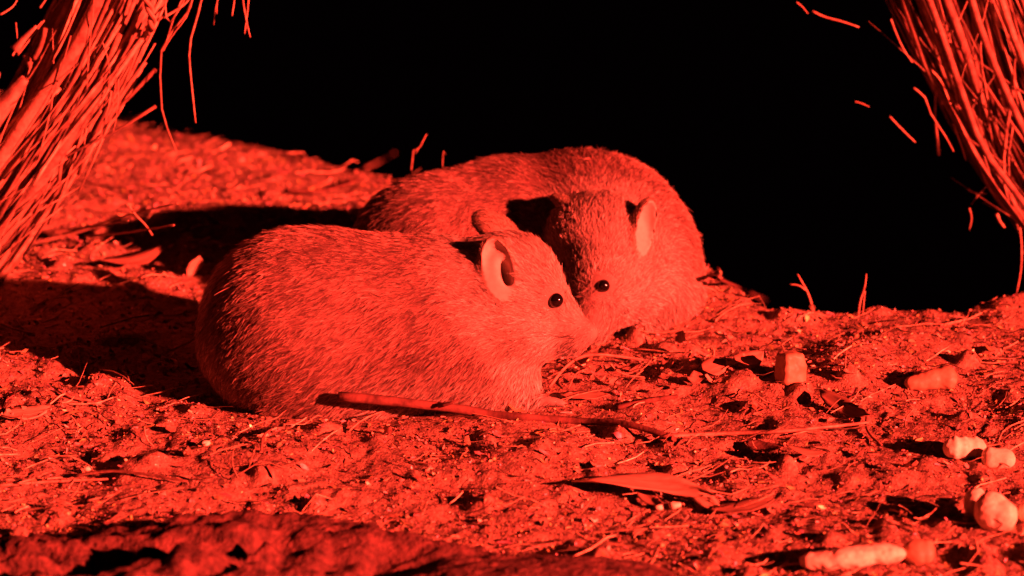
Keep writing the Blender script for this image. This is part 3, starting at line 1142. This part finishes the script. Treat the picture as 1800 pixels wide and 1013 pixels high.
lay_stick('dry_stem', [(965, 690), (990, 668), (1020, 650), (1060, 642), (1130, 640)], 0.0017, 0.0014, [0.004, 0.010, 0.012, 0.010, 0.004], M_STICK, 'brown stem bowed over the leaves under the touching noses', 'stem', n=14, sides=5)
lay_stick('dry_stem', [(1000, 688), (1012, 672), (1040, 660)], 0.0008, 0.0006, [0.003, 0.008, 0.008], M_STRAW, 'short pale thread of straw beside the bowed brown stem', 'stem', n=8, sides=5)
lay_stick('twig', [(1085, 724), (1130, 714), (1190, 704)], 0.0028, 0.0020, 0.004, M_BARK, 'short dark twig right of the front paws', 'twig', n=8)
lay_stick('twig', [(1160, 772), (1260, 770), (1370, 768), (1450, 764), (1526, 758)], 0.0026, 0.0014, [0.002, 0.004, 0.005, 0.007, 0.008], M_STICK, 'long thin twig running right from the end of the dark stick', 'twig', n=14)
lay_stick('twig', [(1526, 735), (1522, 760), (1532, 775), (1550, 788)], 0.0016, 0.0010, [0.008, 0.006, 0.004, 0.003], M_STICK, 'short hooked twig crossing the right end of the long thin twig', 'twig', n=8)
lay_stick('twig', [(1238, 492), (1280, 508), (1345, 536)], 0.0022, 0.0016, 0.006, M_BARK, 'dark twig lying behind the back of the rear animal at the crest', 'twig', n=8)
lay_stick('twig', [(130, 846), (210, 838), (330, 856)], 0.0016, 0.0010, 0.005, M_STICK, 'thin brown twig flat on the litter in the lower left', 'twig', n=10)
lay_stick('twig', [(0, 862), (70, 856), (190, 850)], 0.0014, 0.0009, 0.004, M_STRAW, 'pale thin twig at the lower left frame edge', 'twig', n=10)
lay_stick('twig', [(100, 692), (125, 706), (160, 712)], 0.0016, 0.0010, 0.004, M_STICK, 'small bent twig on bare ground left of the front animal', 'twig', n=8)
lay_stick('twig', [(460, 800), (462, 780), (480, 765), (500, 758)], 0.0014, 0.0008, [0.003, 0.006, 0.006, 0.003], M_STICK, 'hooked twig in front of the front animal rump', 'twig', n=8)
lay_stick('twig', [(0, 575), (22, 584), (42, 590), (62, 594)], 0.0013, 0.0009, 0.004, M_STRAW, 'thin twig at the left frame edge below the shadow', 'twig', n=8)
lay_stick('twig', [(40, 582), (28, 572), (18, 560)], 0.0010, 0.0006, [0.002, 0.006, 0.012], M_STRAW, 'tiny upright twig at the left frame edge below the shadow', 'twig', n=6)
lay_stick('twig', [(145, 660), (140, 645), (138, 628)], 0.0009, 0.0006, [0.001, 0.008, 0.014], M_STRAW, 'tiny upright stem at the edge of the front animal shadow', 'twig', n=6)
lay_stick('twig', [(245, 672), (232, 664), (220, 655)], 0.0010, 0.0006, [0.002, 0.005, 0.008], M_STRAW, 'tiny raised stem tip at the lower edge of the shadow', 'twig', n=6)

# straws spanning the shadow, left of the front animal: they rise towards us from the litter
for pts, r0, lab in (([(110, 412), (180, 392), (240, 374), (312, 358)], 0.0013, 'upper one of the dry straws reaching over the dark shadow at left'),
                     ([(150, 416), (230, 408), (306, 396)], 0.0016, 'lower thick one of the dry straws reaching over the dark shadow at left'),
                     ([(120, 404), (170, 398), (226, 388)], 0.0011, 'middle short one of the dry straws reaching over the dark shadow at left'),
                     ([(226, 362), (240, 380), (256, 396), (268, 414)], 0.0012, 'brown straw leaning across the dry straws over the shadow')):
    g0 = G(150, 420)
    m_ = len(pts) - 1
    p = smooth_path([W(a, bq, g0.y - 0.03 - (0.27 * k / m_ if r0 != 0.0012 else 0.22)) for k, (a, bq) in enumerate(pts)], 9)
    o = link('straw', tube('straw', [q - p[0] for q in p], [r0 * (1 - 0.4 * k / 8) for k in range(9)], 5, True, 4, 0.08), M_STRAW)
    o.location = p[0]
    tag(o, lab, 'straw', 'straws over the shadow')


def upright(pts, r0, y, mat, label, branches=()):
    p0 = W(*pts[0], y)
    p0.z = float(height(p0.x, p0.y)) - 0.002
    root = empty('upright_twig', p0, label, 'twig')
    path = smooth_path([Vector((0, 0, 0))] + [W(a, bq, y) - p0 for a, bq in pts[1:]], 8)
    link('stem', tube('stem', path, [r0 * (1 - 0.55 * k / 7) for k in range(8)], 5), mat, root)
    for br in branches:
        path = smooth_path([W(a, bq, y) - p0 for a, bq in br], 6)
        link('side_shoot', tube('side_shoot', path, [r0 * 0.7 * (1 - 0.5 * k / 5) for k in range(6)], 5), mat, root)
    return root


upright([(1432, 542), (1422, 520), (1412, 500), (1402, 482)], 0.0015, 0.235, M_STRAW, 'forked upright twig on the crest left of the other upright twig', [((1416, 510), (1404, 502), (1388, 500))])
upright([(1508, 562), (1512, 530), (1520, 505), (1523, 482)], 0.0013, 0.225, M_STRAW, 'thin upright twig with split foot on the crest at right', [((1520, 512), (1518, 535), (1516, 560))])
upright([(718, 306), (724, 280), (736, 262), (750, 236)], 0.0010, 0.40, M_STRAW, 'taller wiry stem sticking up behind the rear animal rump', [((730, 270), (738, 258), (742, 254))])
upright([(774, 292), (778, 282), (783, 272)], 0.0007, 0.38, M_STRAW, 'short wiry stem sticking up behind the rear animal back')
lay_stick('twig', [(625, 308), (660, 300), (694, 288)], 0.0017, 0.0010, [0.004, 0.010, 0.016], M_STICK, 'twig lying behind the rear animal rump near the dark hollow', 'twig', n=8)
lay_stick('twig', [(500, 342), (570, 348), (640, 322)], 0.0020, 0.0010, [0.004, 0.008, 0.006], M_BARK, 'dark bent twig on the back bank left of the rear animal', 'twig', n=9)
lay_stick('twig', [(120, 318), (170, 334), (230, 340)], 0.0016, 0.0010, 0.006, M_STICK, 'brown twig on the bank beside the left brush bundle', 'twig', n=8)


def leaf_mesh(name, L, Wd, curl, bend, twist, seed, n=8, tip=0.75):
    rnd = random.Random(seed)
    V, F = [], []
    for i in range(n):
        t = i / (n - 1)
        wv = Wd * 0.5 * (math.sin(math.pi * min(1, t ** tip)) ** 0.8 + 0.03)
        x = (t - 0.5) * L
        yb = bend * L * (4 * (t - 0.5) ** 2 - 0.5)
        zb = curl * L * (4 * (t - 0.5) ** 2)
        a = twist * (t - 0.5)
        for s, zc in ((-1, 0.22), (-0.5, 0.06), (0, 0), (0.5, 0.06), (1, 0.22)):
            jj = rnd.uniform(-1, 1) * 0.05 * Wd
            lx, lz = s * wv + (jj if abs(s) == 1 else 0), zc * wv + rnd.uniform(-1, 1) * 0.03 * Wd
            V.append((x, yb + lx * math.cos(a) - lz * math.sin(a), zb + lx * math.sin(a) + lz * math.cos(a)))
    for i in range(n - 1):
        for k in range(4):
            a = i * 5 + k
            F.append((a, a + 1, a + 6, a + 5))
    me = bpy.data.meshes.new(name)
    m = len(V)
    th = 0.00035
    V2 = V + [(x, y, z - th) for x, y, z in V]
    F2 = F + [tuple(v + m for v in reversed(f)) for f in F]
    rim = [k for k in range(5)] + [i * 5 + 4 for i in range(1, n)] + [(n - 1) * 5 + k for k in (3, 2, 1, 0)] + [i * 5 for i in range(n - 2, 0, -1)]
    for a, bq in zip(rim, rim[1:] + rim[:1]):
        F2.append((a, a + m, bq + m, bq))
    me.from_pydata(V2, [], F2)
    me.polygons.foreach_set('use_smooth', [True] * len(F2))
    me.update()
    return me


def lay_leaf(p0, p1, wpx, mat, label, curl=0.05, bend=0.08, twist=0.6, lift=0.004, tiltx=0.0, group=None, seed=0, name='fallen_leaf', cat='leaf', tip=0.75):
    a, bq = G(*p0), G(*p1)
    d = bq - a
    L = d.length
    me = leaf_mesh(name, L, wpx, curl, bend, twist, seed, tip=tip)
    o = link(name, me, mat)
    o.location = (a + bq) / 2 + Vector((0, 0, lift))
    xax = d.normalized()
    zax = Vector((0, 0, 1)) - xax * xax.z
    zax.normalize()
    yax = zax.cross(xax)
    M = Matrix((xax, yax, zax)).transposed().to_4x4()
    o.rotation_euler = (M @ Matrix.Rotation(tiltx, 4, 'X')).to_euler()
    tag(o, label, cat, group)
    return o


lay_leaf((1010, 862), (1262, 888), 0.024, M_LEAF_PALE, 'long pale curved gum leaf lying in the lower right foreground', 0.05, -0.12, 1.3, 0.008, 0.30, seed=1)
lay_leaf((1215, 862), (1262, 912), 0.018, M_LEAF_PALE, 'short pale leaf tip curling down at the end of the long pale leaf', -0.10, 0.1, 0.4, 0.008, 0.3, seed=2)
lay_leaf((1250, 912), (1362, 892), 0.022, M_LEAF, 'dull red-brown leaf right of the long pale leaf', 0.04, 0.06, 0.5, 0.005, 0.15, seed=3)
lay_leaf((1440, 706), (1530, 752), 0.017, M_LEAF, 'dull leaf pointing down to the hooked twig at right', 0.05, 0.05, 0.8, 0.008, 0.5, seed=4)
lay_leaf((984, 704), (1072, 704), 0.018, M_LEAF, 'flat brown leaf just right of the front paws', 0.03, 0.05, 0.2, 0.004, 0.1, seed=5)
lay_leaf((1120, 872), (1165, 905), 0.014, M_LEAF, 'small folded leaf under the long pale leaf', 0.1, 0.05, 0.5, 0.006, 0.3, seed=6)
lay_leaf((180, 482), (290, 456), 0.018, M_LEAF, 'broad leaf at the left between the two dark shadows', 0.05, 0.08, 0.5, 0.008, 0.35, seed=7)
lay_leaf((70, 430), (170, 418), 0.014, M_LEAF, 'narrow leaf beside the foot of the left brush bundle', 0.05, 0.05, 0.5, 0.010, 0.3, seed=8)
lay_leaf((0, 742), (92, 728), 0.030, M_LEAF_PALE, 'broad pale leaf flat on the ground at the left frame edge', 0.03, 0.05, 0.2, 0.004, 0.1, seed=9)
lay_leaf((1290, 655), (1340, 640), 0.020, M_LEAF, 'dark leaf standing left of the cut root vegetable block', 0.1, 0.05, 0.3, 0.008, 0.5, seed=10)
lay_leaf((1235, 668), (1275, 650), 0.020, M_LEAF, 'rounded dark leaf among the crumbs below the rear animal', 0.1, 0.05, 0.3, 0.007, 0.5, seed=11)
lay_leaf((1310, 790), (1375, 800), 0.016, M_BARK, 'dark bark flake below the long thin twig', 0.1, 0.05, 0.3, 0.004, 0.2, seed=12)
lay_leaf((1380, 800), (1450, 812), 0.014, M_LEAF, 'brown bark flake right of the dark bark flake', 0.1, 0.05, 0.3, 0.005, 0.2, seed=13)
# the pale pointed leaf that stands up behind the near animal's rump
pl = link('upright_leaf', leaf_mesh('upright_leaf', 0.027, 0.015, 0.10, 0.08, 0.5, 14, tip=1.2), M_LEAF_PALE)
g0 = G(330, 484)
xa = Vector((0.52, -0.10, 0.85)).normalized()
za = (Vector((0.55, -0.80, 0.2)) - xa * xa.dot(Vector((0.55, -0.80, 0.2)))).normalized()
pl.rotation_euler = Matrix((xa, za.cross(xa), za)).transposed().to_euler()
pl.location = g0 + xa * 0.0125
tag(pl, 'pale pointed leaf standing up behind the rump of the front animal', 'leaf')
lay_stick('dry_stem', [(409, 428), (412, 418), (407, 404)], 0.0009, 0.0006, [0.010, 0.016, 0.022], M_STRAW, 'tiny pale stem rising out of the shadow behind the front animal rump', 'stem', n=6, sides=5)

# the small leaf and bark fragments that show singly
leafs = [leaf_mesh('leaf_fragment', 1.0, w_, c_, b_, t_, s_, n=4) for w_, c_, b_, t_, s_ in ((0.5, 0.12, 0.1, 0.6, 1), (0.35, 0.2, -0.1, 0.9, 2), (0.65, 0.08, 0.05, -0.5, 3), (0.28, -0.1, 0.15, 0.8, 4), (0.8, 0.15, 0.0, 0.4, 5))]
for i, me in enumerate(leafs):
    me.materials.append((M_LEAF, M_LEAF, M_LEAF_PALE, M_BARK, M_LEAF)[i])
rg = random.Random(21)
n_frag = 0
while n_frag < 130:
    x, y = rg.uniform(-0.50, 0.50), rg.uniform(-0.40, 0.85)
    if y > float(crest_y(x)) - 0.01:
        continue
    if ((x + 0.1) / 0.24) ** 2 + (y / 0.12) ** 2 < 1 or ((x - 0.03) / 0.18) ** 2 + ((y - .27) / 0.12) ** 2 < 1:
        continue
    o = bpy.data.objects.new('leaf_fragment', leafs[rg.choice((0, 0, 1, 1, 2, 3, 3, 4))])
    COL.objects.link(o)
    s = rg.uniform(0.008, 0.016)
    o.scale = (s, s, s)
    o.location = (x, y, float(height(x, y)) + 0.0015 + 0.08 * s)
    o.rotation_euler = (rg.gauss(0, 0.28), rg.gauss(0, 0.22), rg.uniform(0, 6.28))
    tag(o, 'small dry leaf or bark fragment lying loose in the litter', 'leaf fragment', 'leaf fragments in the litter')
    n_frag += 1
# a denser heap under the noses
for i in range(46):
    px, py = rg.uniform(950, 1260), rg.uniform(585, 700)
    p = G(px, py)
    if p.y > 0.13 or (px < 1000 and py < 640):
        continue
    o = bpy.data.objects.new('leaf_fragment', leafs[rg.choice((0, 1, 2, 4, 4))])
    COL.objects.link(o)
    s = rg.uniform(0.010, 0.018)
    o.scale = (s, s, s)
    o.location = p + Vector((0, 0, 0.004 + rg.uniform(0, 0.006)))
    o.rotation_euler = (rg.gauss(0.3, 0.5), rg.gauss(0, 0.5), rg.uniform(0, 6.28))
    tag(o, 'small curled leaf fragment in the heap below the touching noses', 'leaf fragment', 'leaf fragments under the noses')


# ------------------------------------------------------------------ food pieces
def blob(name, prims, k, mat, label, cat, lift=0.0, h=0.0012, group=None, wob=0.0010):
    """a lumpy solid from implicit primitives in world coordinates"""
    cs = np.concatenate([[p.c] if not isinstance(p, Cone) else [p.a, p.b] for p in prims])
    rr = max([max(p.r) if not isinstance(p, Cone) else max(p.ra, p.rb) for p in prims]) + 0.005
    lo, hi = cs.min(0) - rr, cs.max(0) + rr

    def fn(P):
        d = None
        for p in prims:
            e = p(P)
            d = e if d is None else smin(d, e, k)
        return d + wob * (noise3(P[..., 0] * 110, P[..., 1] * 110, P[..., 2] * 110, 5) + 0.5 * noise3(P[..., 0] * 330, P[..., 1] * 330, P[..., 2] * 330, 6))
    V, Q = surface_nets(fn, lo, hi, h)
    V = relax(V, Q, 1)
    c = V.mean(0); c[2] = V[:, 2].min()
    o = link(name, np_mesh(name, V - c, Q), mat)
    o.location = c
    tag(o, label, cat, group)
    return o


def gl(px, py, up):
    return G(px, py) + Vector((0, 0, up))


FG = 'pieces of food on the ground'
e3 = Matrix.Rotation(R(30), 3, 'Z') @ Matrix.Rotation(R(-7), 3, 'X') @ Matrix.Rotation(R(5), 3, 'Y')
bx = [e3 @ Vector(v) for v in ((1, 0, 0), (0, 1, 0), (0, 0, 1))]
cc_ = gl(1388, 668, 0.012)
blob('food_chunk', [Box(cc_, bx, (0.0112, 0.0095, 0.0140), 0.0034), Box(cc_ + Vector((0.001, 0.002, -0.006)), bx, (0.0120, 0.0100, 0.0090), 0.003)], 0.004, M_CARROT,
     'cut block of root vegetable standing on end at right', 'food', group=FG, wob=0.0009)
a, bq = gl(1602, 686, 0.007), gl(1660, 682, 0.010)
blob('food_chunk', [Cone(a, 0.0065, bq, 0.0112), Ell(bq + Vector((0.004, 0, 0)), CAMAX, (0.007, 0.0105, 0.0105))], 0.003, M_CARROT, 'tapered end of a root vegetable lying near the right edge', 'food', group=FG, wob=0.0009)
a, bq = gl(1676, 806, 0.010), gl(1716, 806, 0.010)
prims = [Cone(a, 0.0090, bq, 0.0088)] + [Ell(a.lerp(bq, t), CAMAX, (0.0045, 0.0102, 0.0102)) for t in (0.05, 0.45, 0.95)]
blob('food_piece', prims, 0.002, M_FOOD, 'pale ridged round piece of food, left of its matching stub', 'food', group=FG)
a, bq = gl(1744, 820, 0.008), gl(1766, 822, 0.008)
blob('food_piece', [Cone(a, 0.0095, bq, 0.0090)], 0.002, M_FOOD, 'short pale stub of food at the right edge, right of the ridged piece', 'food', group=FG)
a, bq, c = gl(1714, 912, 0.014), gl(1742, 926, 0.014), gl(1764, 930, 0.012)
blob('food_piece', [Ell(a, CAMAX, (0.0105, 0.013, 0.011)), Ell(bq, CAMAX, (0.0145, 0.0165, 0.014)), Ell(c, CAMAX, (0.011, 0.013, 0.012))], 0.003, M_FOOD, 'bright white lobed lump of food at the lower right', 'food', group=FG)
a, bq, c = gl(1446, 1004, 0.009), gl(1490, 1002, 0.010), gl(1545, 994, 0.010)
blob('food_piece', [Ell(a, CAMAX, (0.018, 0.008, 0.012)), Ell(bq, CAMAX, (0.022, 0.009, 0.014)), Ell(c, CAMAX, (0.022, 0.0085, 0.012))], 0.004, M_FOOD, 'long flat pale scrap of food at the bottom edge', 'food', group=FG, wob=0.0012)
a = gl(1612, 990, 0.009)
blob('food_piece', [Ell(a, CAMAX, (0.012, 0.011, 0.011)), Ell(a + Vector((0.008, 0, 0.001)), CAMAX, (0.006, 0.010, 0.009))], 0.003, M_CARROT, 'dull stub of food right of the long flat scrap', 'food', group=FG)
a = gl(1803, 918, 0.008)
blob('food_piece', [Ell(a, CAMAX, (0.007, 0.009, 0.008)), Ell(a + Vector((0.008, 0, 0.001)), CAMAX, (0.007, 0.008, 0.008))], 0.003, M_FOOD, 'pale lump of food cut off by the right frame edge', 'food', group=FG)
for (px, py, r, lab) in ((1184, 895, 0.0048, 'larger one of two pale crumbs beneath the long pale leaf'), (1158, 896, 0.0036, 'smaller one of two pale crumbs beneath the long pale leaf'),
                         (360, 784, 0.0034, 'pale crumb on the ground in front of the front animal rump'), (465, 764, 0.0036, 'pale crumb beside the hooked twig'),
                         (155, 828, 0.0030, 'pale crumb at the lower left by the thin brown twig')):
    a = gl(px, py, r * 0.7)
    blob('crumb', [Ell(a, CAMAX, (r, r * 0.75, r)), Ell(a + Vector((r * 0.7, 0, 0)), CAMAX, (r * 0.7, r * 0.6, r * 0.7))], 0.002, M_FOOD, lab, 'crumb', group=FG, h=0.0008)


# ------------------------------------------------------------------ the rough rock in the foreground
def rock(center, axes, name, label, seed, amp, grooves=()):
    nu, nv = 300, 160
    u = np.linspace(0, 2 * np.pi, nu, endpoint=False)
    v = np.linspace(0.02, np.pi - 0.02, nv)
    U, Vv = np.meshgrid(u, v, indexing='ij')
    D = np.stack([np.cos(Vv), np.sin(Vv) * np.cos(U), np.sin(Vv) * np.sin(U)], -1)
    P = D * np.array(axes)
    p = P + np.array(center)
    n = 0
    for f, a in ((9, 1.0), (21, 0.55), (48, 0.34), (110, 0.30), (240, 0.20)):
        w_ = noise3(p[..., 0] * f * 0.6, p[..., 1] * f * 1.3, p[..., 2] * f * 1.3, seed)
        n = n + a * (1 - 2 * np.abs(w_) if f in (21, 48) else w_)
    P = P + D * (amp * n)[..., None]
    for x0, x1, u0, u1, dep, wid in grooves:
        t = np.clip((p[..., 0] - x0) / (x1 - x0), 0, 1)
        ends = np.clip((p[..., 0] - x0) / 0.05, 0, 1) * np.clip((x1 - p[..., 0]) / 0.05, 0, 1)
        uc = u0 + (u1 - u0) * t + 0.10 * noise2(p[..., 0] * 26, p[..., 1] * 0, seed + 5)
        wv = wid * (1 + 0.5 * noise2(p[..., 0] * 34, p[..., 1] * 0 + 2, seed + 6))
        P = P - D * (dep * ends * np.exp(-((U - uc) / wv) ** 4))[..., None]
    ids = np.arange(nu * nv).reshape(nu, nv)
    nxt = np.roll(ids, -1, 0)
    F = np.stack([ids[:, :-1], ids[:, 1:], nxt[:, 1:], nxt[:, :-1]], -1).reshape(-1, 4)
    o = link(name, np_mesh(name, P.reshape(-1, 3), F), M_ROCK)
    o.location = center
    tag(o, label, 'rock', 'rocks in the foreground')
    return o


rock((-0.235, -0.50, -0.012), (0.30, 0.125, 0.048), 'rock', 'rough pitted dark rock along the bottom left edge, out of focus', 3, 0.015,
     [(-0.38, -0.05, 1.40, 1.20, 0.040, 0.15), (-0.24, 0.03, 1.66, 1.44, 0.040, 0.15), (-0.56, -0.37, 1.00, 1.40, 0.040, 0.18), (-0.48, -0.26, 1.72, 1.62, 0.036, 0.12)])
rock((0.02, -0.515, -0.014), (0.145, 0.10, 0.044), 'rock', 'smoother low dark rock at the bottom centre, right of the pitted rock', 8, 0.004)
